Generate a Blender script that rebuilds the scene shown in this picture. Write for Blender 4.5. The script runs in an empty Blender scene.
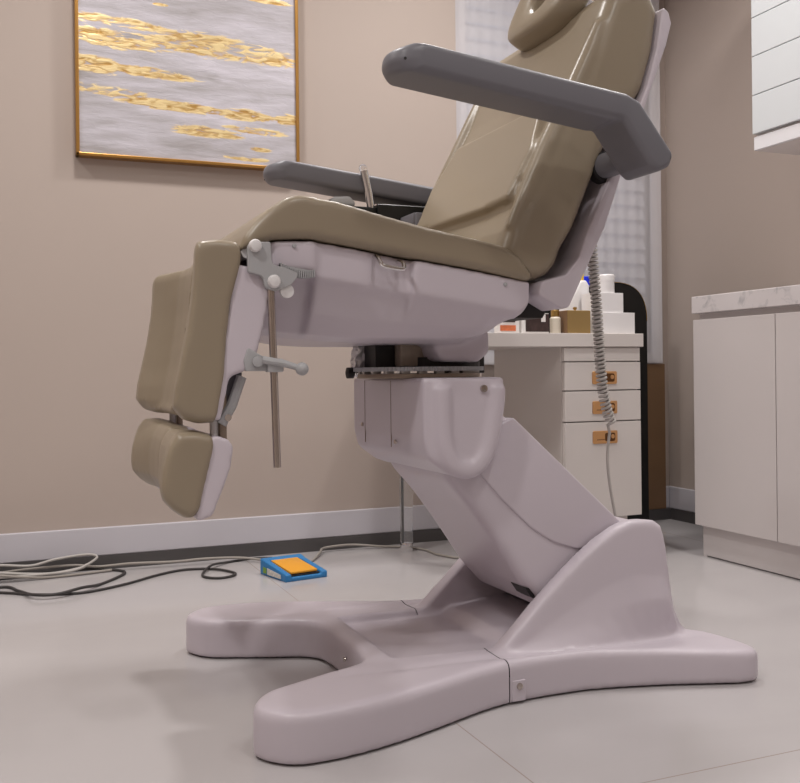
import bpy, bmesh, math, random
from mathutils import Vector, Matrix
from mathutils.geometry import tessellate_polygon
random.seed(4)
C = bpy.context.scene.collection
ORG = {}

# ---------------------------------------------------------------- materials
def mat(name, col, rough=.5, metal=0., coat=0., bump=0., bscale=200., var=0., vscale=6., spec=.5, trans=0., ior=1.45, alpha=1.):
    m = bpy.data.materials.new(name); m.use_nodes = True
    nt = m.node_tree; b = nt.nodes['Principled BSDF']
    b.inputs['Base Color'].default_value = (*col, 1)
    b.inputs['Roughness'].default_value = rough
    b.inputs['Metallic'].default_value = metal
    b.inputs['Coat Weight'].default_value = coat
    b.inputs['Coat Roughness'].default_value = .12
    b.inputs['Specular IOR Level'].default_value = spec
    b.inputs['Transmission Weight'].default_value = trans
    b.inputs['IOR'].default_value = ior
    b.inputs['Alpha'].default_value = alpha
    tc = nt.nodes.new('ShaderNodeTexCoord')
    if var:
        n = nt.nodes.new('ShaderNodeTexNoise'); n.inputs['Scale'].default_value = vscale
        n.inputs['Detail'].default_value = 4
        nt.links.new(tc.outputs['Object'], n.inputs['Vector'])
        r = nt.nodes.new('ShaderNodeMix'); r.data_type = 'RGBA'
        r.inputs['A'].default_value = (*[c*(1-var) for c in col], 1)
        r.inputs['B'].default_value = (*[min(1, c*(1+var)) for c in col], 1)
        nt.links.new(n.outputs['Fac'], r.inputs['Factor'])
        nt.links.new(r.outputs['Result'], b.inputs['Base Color'])
    if bump:
        n = nt.nodes.new('ShaderNodeTexNoise'); n.inputs['Scale'].default_value = bscale
        nt.links.new(tc.outputs['Object'], n.inputs['Vector'])
        bp = nt.nodes.new('ShaderNodeBump'); bp.inputs['Strength'].default_value = bump
        bp.inputs['Distance'].default_value = .001
        nt.links.new(n.outputs['Fac'], bp.inputs['Height'])
        nt.links.new(bp.outputs['Normal'], b.inputs['Normal'])
    return m

M = {}
M['wall'] = mat('wall_paint', (.47, .395, .35), .75, bump=.12, bscale=400, var=.02, vscale=3)
M['ceil'] = mat('ceiling_paint', (.80, .77, .74), .8)
M['skirt'] = mat('white_skirting', (.58, .56, .60), .35)
M['plinth'] = mat('dark_plinth', (.085, .079, .079), .35)
M['plastic'] = mat('pinkish_white_plastic', (.585, .530, .578), .31, bump=.10, bscale=700, spec=.4)
M['vinyl'] = mat('olive_vinyl', (.29, .237, .170), .33, bump=.04, bscale=500, spec=.5)
M['grey'] = mat('grey_armrest', (.158, .154, .172), .42, bump=.05, bscale=500)
M['bracket'] = mat('grey_painted_metal', (.40, .40, .41), .4)
M['steel'] = mat('brushed_steel', (.52, .47, .43), .2, metal=1.)
M['chrome'] = mat('chrome', (.75, .74, .74), .12, metal=1.)
M['beige'] = mat('beige_plate', (.40, .33, .26), .4, var=.25, vscale=30)
M['dark'] = mat('black_mechanism', (.018, .016, .016), .5)
M['brownmetal'] = mat('aged_plate', (.28, .22, .17), .45, metal=.5)
M['white'] = mat('white_knob', (.72, .70, .70), .4)
M['cord'] = mat('grey_cord', (.47, .44, .41), .5)
M['cabinet'] = mat('white_gloss_cabinet', (.655, .61, .60), .25, spec=.4)
M['desk'] = mat('white_desk_board', (.65, .605, .575), .35, spec=.4)
M['brass'] = mat('brass_pull', (.68, .38, .17), .35, metal=.85)
M['recess'] = mat('dark_brass_recess', (.13, .055, .018), .35, metal=.6)
M['black'] = mat('black_board', (.008, .008, .008), .35)
M['gold'] = mat('gold_edge', (.55, .36, .12), .3, metal=1.)
M['goldframe'] = mat('gold_picture_frame', (.42, .22, .06), .35, metal=.8)
M['brown'] = mat('brown_wood_board', (.20, .115, .06), .42, var=.15, vscale=5)
M['glass'] = mat('clear_acrylic', (.95, .95, .95), .05, trans=.9, ior=1.3)
M['pane'] = mat('window_glass', (.9, .95, 1.), .02, trans=1., ior=1.1)
M['slat'] = mat('blind_slat', (.72, .74, .80), .5)
M['casing'] = mat('window_casing', (.78, .77, .79), .45)
M['upper'] = mat('pale_gloss_panel', (.66, .69, .71), .15)
M['blue'] = mat('blue_pedal', (.03, .20, .47), .4)
M['yellow'] = mat('yellow_pedal', (.80, .36, .03), .45)
M['blackcord'] = mat('dark_cord', (.045, .04, .04), .5)
M['greycord'] = mat('pale_grey_cord', (.33, .30, .27), .5)
M['whitecord'] = mat('white_cord', (.45, .425, .40), .45)
M['paper'] = mat('white_carton', (.78, .75, .73), .5)
M['orange'] = mat('orange_print', (.62, .17, .07), .5, var=.5, vscale=60)
M['darkprint'] = mat('dark_print', (.05, .03, .028), .35, var=.9, vscale=45)
M['cream'] = mat('cream_bottle', (.66, .60, .5), .35)
M['goldbox'] = mat('gold_foil_box', (.40, .27, .11), .38, metal=.55)
M['bluecap'] = mat('blue_cap', (.01, .03, .75), .35)
M['yellowcap'] = mat('yellow_cap', (.75, .5, .03), .4)
M['bottle'] = mat('white_bottle', (.80, .78, .78), .3)
M['foil'] = mat('silver_foil', (.78, .76, .75), .18, metal=.35, bump=1., bscale=60)
M['sticker'] = mat('pale_sticker', (.62, .60, .56), .5, var=.5, vscale=150)
M['green'] = mat('green_mark', (.2, .35, .05), .5)

def floor_mat():
    m = mat('polished_floor_tile', (.57, .515, .485), .16, spec=.35)
    nt = m.node_tree; b = nt.nodes['Principled BSDF']
    g = nt.nodes.new('ShaderNodeNewGeometry')
    sp = nt.nodes.new('ShaderNodeSeparateXYZ'); nt.links.new(g.outputs['Position'], sp.inputs[0])
    def M2(op, a, bb, c=None):
        n = nt.nodes.new('ShaderNodeMath'); n.operation = op
        for i, v in enumerate((a, bb, c)):
            if v is None: continue
            if isinstance(v, (int, float)): n.inputs[i].default_value = v
            else: nt.links.new(v, n.inputs[i])
        return n.outputs[0]
    def line(o, off, per):
        v = M2('SUBTRACT', o, off); w = M2('WRAP', v, per/2, -per/2)
        return M2('LESS_THAN', M2('ABSOLUTE', w, 0), .0013)
    lx = line(sp.outputs['X'], .735, 1.6); ly = line(sp.outputs['Y'], 1.20, 2.4)
    ln = M2('MAXIMUM', lx, ly)
    no = nt.nodes.new('ShaderNodeTexNoise'); no.inputs['Scale'].default_value = 1.6; no.inputs['Detail'].default_value = 5
    no.inputs['Distortion'].default_value = 1.5
    mp = nt.nodes.new('ShaderNodeMapping'); mp.inputs['Scale'].default_value = (.6, 1.8, 1)
    nt.links.new(g.outputs['Position'], mp.inputs['Vector']); nt.links.new(mp.outputs[0], no.inputs['Vector'])
    mx = nt.nodes.new('ShaderNodeMix'); mx.data_type = 'RGBA'
    mx.inputs['A'].default_value = (.455, .430, .432, 1); mx.inputs['B'].default_value = (.515, .49, .492, 1)
    nt.links.new(no.outputs['Fac'], mx.inputs['Factor'])
    m2 = nt.nodes.new('ShaderNodeMix'); m2.data_type = 'RGBA'
    nt.links.new(ln, m2.inputs['Factor']); nt.links.new(mx.outputs['Result'], m2.inputs['A'])
    m2.inputs['B'].default_value = (.36, .31, .28, 1)
    nt.links.new(m2.outputs['Result'], b.inputs['Base Color'])
    return m
M['floor'] = floor_mat()

def marble():
    m = mat('grey_veined_marble', (.65, .62, .62), .2)
    nt = m.node_tree; b = nt.nodes['Principled BSDF']
    g = nt.nodes.new('ShaderNodeNewGeometry')
    n = nt.nodes.new('ShaderNodeTexNoise'); n.inputs['Scale'].default_value = 22; n.inputs['Detail'].default_value = 8
    n.inputs['Distortion'].default_value = 1.2
    nt.links.new(g.outputs['Position'], n.inputs['Vector'])
    r = nt.nodes.new('ShaderNodeValToRGB')
    e = r.color_ramp.elements; e[0].position = .30; e[0].color = (.46, .44, .45, 1); e[1].position = .46; e[1].color = (.66, .62, .62, 1)
    nt.links.new(n.outputs['Fac'], r.inputs[0]); nt.links.new(r.outputs[0], b.inputs['Base Color'])
    return m
M['marble'] = marble()

def sheer():
    m = bpy.data.materials.new('sheer_curtain'); m.use_nodes = True
    nt = m.node_tree; nt.nodes.clear()
    o = nt.nodes.new('ShaderNodeOutputMaterial'); t = nt.nodes.new('ShaderNodeBsdfTransparent')
    d = nt.nodes.new('ShaderNodeBsdfDiffuse'); d.inputs[0].default_value = (.80, .77, .79, 1)
    l = nt.nodes.new('ShaderNodeBsdfTranslucent'); l.inputs[0].default_value = (.80, .77, .79, 1)
    a = nt.nodes.new('ShaderNodeMixShader'); a.inputs[0].default_value = .25
    nt.links.new(d.outputs[0], a.inputs[1]); nt.links.new(l.outputs[0], a.inputs[2])
    x = nt.nodes.new('ShaderNodeMixShader'); x.inputs[0].default_value = .66
    nt.links.new(t.outputs[0], x.inputs[1]); nt.links.new(a.outputs[0], x.inputs[2]); nt.links.new(x.outputs[0], o.inputs[0])
    return m
M['sheer'] = sheer()

# ---------------------------------------------------------------- mesh helpers
def link(name, me, m, parent=None, smooth=True, angle=35):
    o = bpy.data.objects.new(name, me); C.objects.link(o)
    xs = [v.co for v in me.vertices]
    lo = Vector([min(v[i] for v in xs) for i in range(3)]); hi = Vector([max(v[i] for v in xs) for i in range(3)])
    c = (lo+hi)/2
    if parent is None: c.z = lo.z
    me.transform(Matrix.Translation(-c)); o.location = c
    for mm in (m if isinstance(m, (list, tuple)) else [m]): me.materials.append(mm)
    if smooth:
        me.shade_smooth()
        if angle: me.set_sharp_from_angle(angle=math.radians(angle))
    if parent is not None:
        o.parent = parent; o.matrix_parent_inverse = Matrix.Translation(-ORG[parent.name])
    ORG[o.name] = c.copy()
    return o

def bmobj(name, bm, m, parent=None, smooth=True, angle=35):
    bmesh.ops.recalc_face_normals(bm, faces=bm.faces)
    me = bpy.data.meshes.new(name); bm.to_mesh(me); bm.free()
    return link(name, me, m, parent, smooth, angle)

def organic(name, bm, m, parent, voxel=.006, it=8, fac=.5):
    """union of overlapping closed shapes with softly rounded edges, like a moulding"""
    bmesh.ops.recalc_face_normals(bm, faces=bm.faces)
    me = bpy.data.meshes.new(name+'_raw'); bm.to_mesh(me); bm.free()
    t = bpy.data.objects.new(name+'_raw', me); C.objects.link(t)
    r = t.modifiers.new('r', 'REMESH'); r.mode = 'VOXEL'; r.voxel_size = voxel
    s = t.modifiers.new('s', 'SMOOTH'); s.iterations = it; s.factor = fac
    dg = bpy.context.evaluated_depsgraph_get()
    out = bpy.data.meshes.new_from_object(t.evaluated_get(dg))
    bpy.data.objects.remove(t); bpy.data.meshes.remove(me)
    out.name = name
    return link(name, out, m, parent, True, None)

def thing(name, label, cat, loc, group=None):
    o = bpy.data.objects.new(name, None); C.objects.link(o); o.location = loc; o.empty_display_size = .05
    ORG[o.name] = Vector(loc); o['label'] = label; o['category'] = cat
    if group: o['group'] = group
    return o
def tag(o, label, cat, group=None):
    o['label'] = label; o['category'] = cat
    if group: o['group'] = group
    return o
def struct(o): o['kind'] = 'structure'; return o

def add_box(bm, x0, x1, y0, y1, z0, z1, bev=0, seg=2, mi=0):
    b2 = bmesh.new()
    vs = [b2.verts.new((x, y, z)) for x in (x0, x1) for y in (y0, y1) for z in (z0, z1)]
    for f in ((0,1,3,2),(4,6,7,5),(0,4,5,1),(2,3,7,6),(0,2,6,4),(1,5,7,3)): b2.faces.new([vs[i] for i in f])
    if bev: bmesh.ops.bevel(b2, geom=list(b2.edges), offset=bev, segments=seg, profile=.5, affect='EDGES')
    merge(bm, b2, mi)
def merge(bm, b2, mi=0):
    bmesh.ops.recalc_face_normals(b2, faces=b2.faces)
    mp = {v: bm.verts.new(v.co) for v in b2.verts}
    for f in b2.faces:
        try:
            nf = bm.faces.new([mp[v] for v in f.verts]); nf.material_index = mi
        except ValueError: pass
    b2.free()
def box(*a, **k):
    bm = bmesh.new(); add_box(bm, *a, **k); return bm

def fillet(pts, r, seg=6):
    """round the corners of a 2D polygon; r one radius or one per point"""
    out = []; n = len(pts)
    for i in range(n):
        ri = r[i] if isinstance(r, (list, tuple)) else r
        p = Vector(pts[i]); a = Vector(pts[i-1])-p; b = Vector(pts[(i+1) % n])-p
        la, lb = a.length, b.length
        if ri <= 0 or la < 1e-9 or lb < 1e-9: out.append(tuple(p)); continue
        a /= la; b /= lb
        ang = math.acos(max(-1, min(1, a.dot(b))))
        if ang > math.pi-.02: out.append(tuple(p)); continue
        t = min(ri/math.tan(ang/2), la*.49, lb*.49)
        p0 = p+a*t; p1 = p+b*t
        for k in range(seg+1):
            u = k/seg
            q = p0*(1-u)**2+p*2*u*(1-u)+p1*u*u
            out.append((q.x, q.y))
    return out

def add_prism(bm, pts, a, b, axis='y', bev=0, seg=3, mi=0):
    """2D polygon pushed along an axis. axis y: pts are (x,z); axis z: pts (x,y); axis x: pts (y,z)"""
    f = {'y': lambda p, t: (p[0], t, p[1]), 'z': lambda p, t: (p[0], p[1], t), 'x': lambda p, t: (t, p[0], p[1])}[axis]
    b2 = bmesh.new()
    lo = [b2.verts.new(f(p, a)) for p in pts]; hi = [b2.verts.new(f(p, b)) for p in pts]
    f1 = b2.faces.new(lo); f2 = b2.faces.new(hi[::-1]); n = len(pts)
    for i in range(n): b2.faces.new((lo[i], hi[i], hi[(i+1) % n], lo[(i+1) % n]))
    bmesh.ops.recalc_face_normals(b2, faces=b2.faces)
    if bev:
        es = list(f1.edges)+list(f2.edges)
        bmesh.ops.bevel(b2, geom=es, offset=bev, segments=seg, profile=.5, affect='EDGES', clamp_overlap=True)
    merge(bm, b2, mi)
def prism(*a, **k):
    bm = bmesh.new(); add_prism(bm, *a, **k); return bm

def add_loft(bm, rings):
    b2 = bmesh.new()
    R = [[b2.verts.new(p) for p in r] for r in rings]; n = len(R[0])
    for i in range(len(R)-1):
        for j in range(n): b2.faces.new((R[i][j], R[i][(j+1) % n], R[i+1][(j+1) % n], R[i+1][j]))
    b2.faces.new(R[0][::-1]); b2.faces.new(R[-1])
    merge(bm, b2)

def crom(pts, sub=8):
    P = [Vector(p) for p in pts]; P = [P[0]*2-P[1]]+P+[P[-1]*2-P[-2]]; out = []
    for i in range(1, len(P)-2):
        for k in range(sub):
            t = k/sub
            out.append(.5*((2*P[i])+(P[i+1]-P[i-1])*t+(2*P[i-1]-5*P[i]+4*P[i+1]-P[i+2])*t*t+(3*P[i]-P[i-1]-3*P[i+1]+P[i+2])*t**3))
    out.append(P[-2]); return out

def add_tube(bm, path, r, n=8, mi=0):
    P = [Vector(p) for p in path]; rings = []
    up = None; b2 = bmesh.new()
    for i, p in enumerate(P):
        d = (P[min(i+1, len(P)-1)]-P[max(i-1, 0)]).normalized()
        if up is None:
            up = Vector((0, 0, 1)) if abs(d.z) < .9 else Vector((1, 0, 0))
        s = d.cross(up).normalized(); up = s.cross(d).normalized()
        rr = r[i] if isinstance(r, (list, tuple)) else r
        rings.append([b2.verts.new(p+(s*math.cos(2*math.pi*k/n)+up*math.sin(2*math.pi*k/n))*rr) for k in range(n)])
    for i in range(len(rings)-1):
        for k in range(n): b2.faces.new((rings[i][k], rings[i][(k+1) % n], rings[i+1][(k+1) % n], rings[i+1][k]))
    b2.faces.new(rings[0][::-1]); b2.faces.new(rings[-1])
    merge(bm, b2, mi)
def tube(*a, **k):
    bm = bmesh.new(); add_tube(bm, *a, **k); return bm

def add_lathe(bm, prof, c, axis='z', n=24, mi=0):
    """prof: list of (radius, along)"""
    b2 = bmesh.new(); rings = []
    def at(r, h, t):
        a, b = r*math.cos(t), r*math.sin(t)
        v = {'z': (a, b, h), 'y': (a, h, b), 'x': (h, a, b)}[axis]
        return Vector(c)+Vector(v)
    for r, h in prof: rings.append([b2.verts.new(at(max(r, 1e-4), h, 2*math.pi*k/n)) for k in range(n)])
    for i in range(len(rings)-1):
        for k in range(n): b2.faces.new((rings[i][k], rings[i][(k+1) % n], rings[i+1][(k+1) % n], rings[i+1][k]))
    b2.faces.new(rings[0][::-1]); b2.faces.new(rings[-1])
    merge(bm, b2, mi)
def lathe(*a, **k):
    bm = bmesh.new(); add_lathe(bm, *a, **k); return bm
def ball(c, r, n=16, sq=1., axis='y'):
    return lathe([(r*math.sin(math.pi*i/10), -r*sq*math.cos(math.pi*i/10)) for i in range(11)], c, axis, n)
def mir(pts, yc): return [(x, 2*yc-y, z) for x, y, z in pts]

# ================================================================ the room
XL, XR, YF, YB, ZC = -1.75, 2.585, -2.1, 3.235, 2.6
YR = 3.29                                   # wall of the shallow window bay
struct(bmobj('floor', box(XL-.1, XR+.1, YF-.1, YR+.3, -.1, 0), M['floor'], smooth=False))
struct(bmobj('ceiling', box(XL-.1, XR+.1, YF-.1, YR+.3, ZC, ZC+.1), M['ceil'], smooth=False))
struct(bmobj('wall_left', box(XL-.1, XL, YF, YB, 0, ZC), M['wall'], smooth=False))
struct(bmobj('wall_front', box(XL-.1, XR+.1, YF-.1, YF, 0, ZC), M['wall'], smooth=False))
struct(bmobj('wall_right', box(XR, XR+.1, YF, YR, 0, ZC), M['wall'], smooth=False))
WX0, WX1, WZ0, WZ1 = 1.64, 2.50, .70, 2.35
bm = bmesh.new()
add_box(bm, XL-.1, 1.575, YB, YR+.12, 0, ZC)
add_box(bm, 1.575, WX0, YR, YR+.12, 0, ZC)
add_box(bm, WX1, XR+.1, YR, YR+.12, 0, ZC)
add_box(bm, WX0, WX1, YR, YR+.12, 0, WZ0)
add_box(bm, WX0, WX1, YR, YR+.12, WZ1, ZC)
struct(bmobj('wall_back', bm, M['wall'], smooth=False))
bm = bmesh.new()
add_box(bm, XL, 1.575, YB-.014, YB, .045, .136, .003)
add_box(bm, 1.575, XR, YR-.014, YR, .045, .136, .003)
struct(bmobj('baseboard_back', bm, M['skirt'], smooth=False))
struct(bmobj('baseboard_right', box(XR-.014, XR, YF, YR-.015, .045, .136, .003), M['skirt'], smooth=False))
bm = bmesh.new()
add_box(bm, XL, 1.56, YB-.018, YB, 0, .045)
add_box(bm, 1.56, XR, YR-.032, YR, 0, .045)
add_box(bm, XR-.018, XR, YF, YR-.033, 0, .045)
struct(bmobj('trim_1', bm, M['plinth'], smooth=False))
# window: casing, glass
bm = bmesh.new()
for a in ((WX0, WX0+.04, WZ0, WZ1), (WX1-.04, WX1, WZ0, WZ1), (WX0, WX1, WZ0, WZ0+.04), (WX0, WX1, WZ1-.04, WZ1), (2.03, 2.07, WZ0, WZ1)):
    add_box(bm, a[0], a[1], YR+.06, YR+.11, a[2], a[3], .003)
win = struct(bmobj('window_1', bm, M['casing'], smooth=False))
bmobj('window_pane', box(WX0+.03, WX1-.03, YR+.082, YR+.088, WZ0+.03, WZ1-.03), M['pane'], win, smooth=False)
bmobj('window_casing', (lambda b: (add_box(b, WX0-.05, WX0, YR-.012, YR+.1, WZ0-.04, WZ1+.05, .003), add_box(b, WX1, WX1+.05, YR-.012, YR+.1, WZ0-.04, WZ1+.05, .003),
      add_box(b, WX0, WX1, YR-.012, YR+.1, WZ0-.04, WZ0, .003), add_box(b, WX0, WX1, YR-.012, YR+.1, WZ1, WZ1+.05, .003), b)[-1])(bmesh.new()), M['casing'], win, smooth=False)
# closed louvred blind inside the opening
bl = thing('window_blind', 'white closed horizontal slat blind in the window, behind the sheer curtain', 'blind', (2.05, YR+.03, WZ0))
bm = bmesh.new(); k = 0
while .74+k*.061 < 2.29:
    z = .74+k*.061
    add_prism(bm, [(YR+.018, z-.03), (YR+.022, z-.032), (YR+.044, z+.03), (YR+.040, z+.032)], WX0+.01, WX1-.01, axis='x'); k += 1
bmobj('slats', bm, M['slat'], bl, smooth=False)
bmobj('headrail', box(WX0+.01, WX1-.01, YR+.012, YR+.05, 2.30, WZ1, .003), M['casing'], bl)
bm = bmesh.new()
for x in (1.80, 2.05, 2.30): add_tube(bm, [(x, YR+.014, .72), (x, YR+.014, 2.3)], .002, 6)
bmobj('ladder_cord', bm, M['slat'], bl)
# sheer curtain
b2 = bmesh.new(); nx, nz = 240, 8; G = []
for i in range(nx+1):
    u = i/nx; x = 1.582+.946*u; row = []
    amp = .0016
    for j in range(nz+1):
        v = j/nz
        y = YR-.040+amp*math.sin(u*2*math.pi*17+.9*math.sin(u*9))*(1-.15*v)
        row.append(b2.verts.new((x, y, .655+(2.5-.655)*v)))
    G.append(row)
for i in range(nx):
    for j in range(nz): b2.faces.new((G[i][j], G[i+1][j], G[i+1][j+1], G[i][j+1]))
cu = thing('sheer_curtain', 'sheer white curtain hanging in fine folds over the window', 'curtain', (2.04, YR-.04, .655))
bmobj('curtain_cloth', b2, M['sheer'], cu, angle=None)
bmobj('curtain_rail', box(1.578, 2.53, YR-.055, YR-.02, 2.5, 2.53, .004), M['casing'], cu)

# ---------------------------------------------------------------- painting
def painting_mat():
    m = bpy.data.materials.new('gold_leaf_abstract'); m.use_nodes = True
    nt = m.node_tree; b = nt.nodes['Principled BSDF']
    tc = nt.nodes.new('ShaderNodeNewGeometry')
    sp = nt.nodes.new('ShaderNodeSeparateXYZ'); nt.links.new(tc.outputs['Position'], sp.inputs[0])
    def mth(op, a, bb=0., cl=False):
        n = nt.nodes.new('ShaderNodeMath'); n.operation = op; n.use_clamp = cl
        for i, v in enumerate((a, bb)):
            if isinstance(v, (int, float)): n.inputs[i].default_value = v
            else: nt.links.new(v, n.inputs[i])
        return n.outputs[0]
    def noise(sc, st, det=6, dist=0.):
        mp = nt.nodes.new('ShaderNodeMapping'); mp.inputs['Scale'].default_value = st
        nt.links.new(tc.outputs['Position'], mp.inputs['Vector'])
        n = nt.nodes.new('ShaderNodeTexNoise'); n.inputs['Scale'].default_value = sc; n.inputs['Detail'].default_value = det
        n.inputs['Distortion'].default_value = dist
        nt.links.new(mp.outputs[0], n.inputs['Vector']); return n.outputs['Fac']
    n1 = noise(12, (.45, 1, 2.6), 8, .5); n2 = noise(4, (.4, 1, 2.6), 5, .6); n3 = noise(40, (.5, 1, 2.0), 8, .8)
    X, Z = sp.outputs['X'], sp.outputs['Z']
    P = [(180,68,120,13),(200,122,145,24),(440,140,135,30),(590,166,115,25),(100,200,62,22),(280,225,105,13),(140,278,95,14),(330,322,125,13),
         (450,338,60,9),(560,352,75,13),(705,370,40,18),(430,402,95,13),(600,400,85,9),(620,2,70,7),(560,483,65,6),(602,455,30,6),(300,14,20,4)]
    tot = None
    for (px, py, hw, hh) in P:
        xp = 60+px/3.077; u = (xp-76)/222.; yp = py/3.077
        k = .0032+.00035*u; zb = 155.4+14*u
        cx = .207+.738*u; cz = 1.334+(zb-yp)*k
        a = hw/3.077*.738/222; h = hh/3.077*k
        ex = mth('DIVIDE', mth('SUBTRACT', X, cx), a); ez = mth('DIVIDE', mth('SUBTRACT', mth('ADD', Z, mth('MULTIPLY', mth('SUBTRACT', X, cx), .04)), cz), h)
        d = mth('SUBTRACT', 1.75, mth('ADD', mth('MULTIPLY', ex, ex), mth('MULTIPLY', ez, ez)))
        d = mth('MINIMUM', d, 1.0)
        tot = d if tot is None else mth('MAXIMUM', tot, d)
    s = mth('ADD', tot, mth('MULTIPLY', mth('SUBTRACT', mth('ADD', mth('MULTIPLY', n1, .5), mth('MULTIPLY', n3, .5)), .5), 8.5))
    mask = mth('MULTIPLY', mth('SUBTRACT', s, .15), 1.6, True)
    r = nt.nodes.new('ShaderNodeValToRGB'); e = r.color_ramp.elements
    e[0].position = .36; e[0].color = (.36, .335, .34, 1); e[1].position = .62; e[1].color = (.62, .59, .65, 1)
    x = e.new(.5); x.color = (.50, .475, .51, 1)
    nt.links.new(mth('ADD', mth('MULTIPLY', n1, .45), mth('MULTIPLY', n2, .55)), r.inputs[0])
    g = nt.nodes.new('ShaderNodeValToRGB'); e = g.color_ramp.elements
    e[0].position = .38; e[0].color = (.56, .32, .09, 1); e[1].position = .58; e[1].color = (1.0, .80, .43, 1)  # pale end also paints the leaf's metallic highlights into its colour
    nt.links.new(n3, g.inputs[0])
    mx = nt.nodes.new('ShaderNodeMix'); mx.data_type = 'RGBA'
    nt.links.new(mask, mx.inputs['Factor']); nt.links.new(r.outputs[0], mx.inputs['A']); nt.links.new(g.outputs[0], mx.inputs['B'])
    nt.links.new(mx.outputs['Result'], b.inputs['Base Color'])
    nt.links.new(mth('MULTIPLY', mask, .55), b.inputs['Metallic'])
    nt.links.new(mth('SUBTRACT', .6, mth('MULTIPLY', mask, .25)), b.inputs['Roughness'])
    bp = nt.nodes.new('ShaderNodeBump'); bp.inputs['Strength'].default_value = .5; bp.inputs['Distance'].default_value = .003
    nt.links.new(n3, bp.inputs['Height']); nt.links.new(bp.outputs[0], b.inputs['Normal'])
    return m
PX0, PX1, PZ0, PZ1 = .207, .947, 1.334, 2.28
pt = thing('framed_painting', 'grey and gold abstract canvas in a thin gold frame on the beige wall', 'painting', (.575, YB, PZ0))
bm = bmesh.new(); w = .011
for a in ((PX0, PX0+w, PZ0, PZ1), (PX1-w, PX1, PZ0, PZ1), (PX0, PX1, PZ0, PZ0+w), (PX0, PX1, PZ1-w, PZ1)):
    add_box(bm, a[0], a[1], YB-.042, YB-.001, a[2], a[3], .002)
bmobj('frame', bm, M['goldframe'], pt, smooth=False)
bmobj('canvas', box(PX0+.008, PX1-.008, YB-.034, YB-.004, PZ0+.008, PZ1-.008), painting_mat(), pt, smooth=False)

# ---------------------------------------------------------------- right cabinets
CY1 = 2.585
cab = thing('base_cabinet', 'white gloss base cabinet with plain doors under the marble worktop', 'cabinet', (2.35, 1.6, 0))
bmobj('carcass', box(2.155, XR-.022, .2, CY1-.012, .10, .815), M['cabinet'], cab, smooth=False)
y = CY1
while y > .5:
    y0 = max(y-.372, .2)
    bmobj('door', box(2.135, 2.153, y0+.002, y-.001, .106, .794, .0015), M['cabinet'], cab, smooth=False); y -= .372
bmobj('toe_kick', box(2.16, 2.175, .2, CY1-.03, .004, .10), M['cabinet'], cab, smooth=False)
bmobj('end_panel', box(2.16, XR-.022, CY1-.03, CY1-.012, 0, .815), M['cabinet'], cab, smooth=False)
tag(bmobj('worktop', box(2.13, XR-.002, .2, CY1, .825-.01, .872, .002), M['marble'], smooth=False), 'grey veined marble worktop on the white base cabinet', 'worktop')
uc = thing('wall_cabinet', 'pale glossy wall cabinet with wide horizontal boards above the worktop', 'cabinet', (2.42, 1.5, 1.344))
bmobj('carcass', box(2.285, XR, .2, 2.44, 1.344, 2.2), M['cabinet'], uc, smooth=False)
bmobj('light_rail', box(2.272, 2.284, .2, 2.44, 1.344, 1.388, .002), M['casing'], uc, smooth=False)
bm = bmesh.new()
for i in range(6): add_box(bm, 2.268, 2.284, .2, 2.442, 1.398+i*.1275, 1.398+i*.1275+.125, .0015)
bmobj('front_boards', bm, M['upper'], uc, smooth=False)

# ---------------------------------------------------------------- desk
dk = thing('desk', 'white desk with brass-pulled drawers in front of the window', 'desk', (1.6, 2.88, 0))
bm = bmesh.new(); add_box(bm, 1.26, 1.971, 2.635, 3.125, .706, .75, .0015)
bmobj('desktop', bm, M['desk'], dk, smooth=False)
bm = bmesh.new(); add_box(bm, 1.664, 1.962, 2.66, 3.12, .141, .706); add_box(bm, 1.69, 1.945, 2.70, 3.1, 0, .141)
bmobj('drawer_pedestal', bm, M['desk'], dk, smooth=False)
bmobj('apron', box(1.666, 1.962, 2.644, 2.66, .659, .704, .001), M['desk'], dk, smooth=False)
for z0, z1, zc in ((.564, .655, .604), (.462, .560, .506), (.143, .458, .408)):
    d = bmobj('drawer', box(1.666, 1.962, 2.642, 2.66, z0, z1, .0012), M['desk'], dk, smooth=False)
    bm = bmesh.new()
    b2 = bmesh.new(); add_prism(b2, fillet([(1.770, zc-.021), (1.866, zc-.021), (1.866, zc+.021), (1.770, zc+.021)], .006), 2.6385, 2.642, bev=.0008, seg=1)
    merge(bm, b2, 0)
    add_prism(bm, fillet([(1.816, zc-.014), (1.856, zc-.014), (1.856, zc+.014), (1.816, zc+.014)], .008), 2.638, 2.6385, mi=1)
    add_lathe(bm, [(.007, 0), (.007, -.002), (.004, -.003)], (1.846, 2.638, zc+.002), 'y', 12, 0)
    add_box(bm, 1.785, 1.815, 2.6378, 2.6385, zc-.009, zc-.007, mi=1)
    bmobj('recessed_pull', bm, [M['brass'], M['recess']], d)
for x, yy in ((1.29, 3.085), (1.372, 2.72)):
    l = bmobj('leg', lathe([(.022, .03), (.024, .2), (.028, .55), (.030, .706)], (x, yy, 0), 'z', 28), M['glass'], dk)
    bmobj('leg_foot', lathe([(.021, 0), (.023, .003), (.023, .026), (.022, .030)], (x, yy, 0), 'z', 28), M['chrome'], l)
    bmobj('leg_core', lathe([(.004, .03), (.004, .706)], (x-.012, yy, 0), 'z', 10), M['dark'], l)

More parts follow.
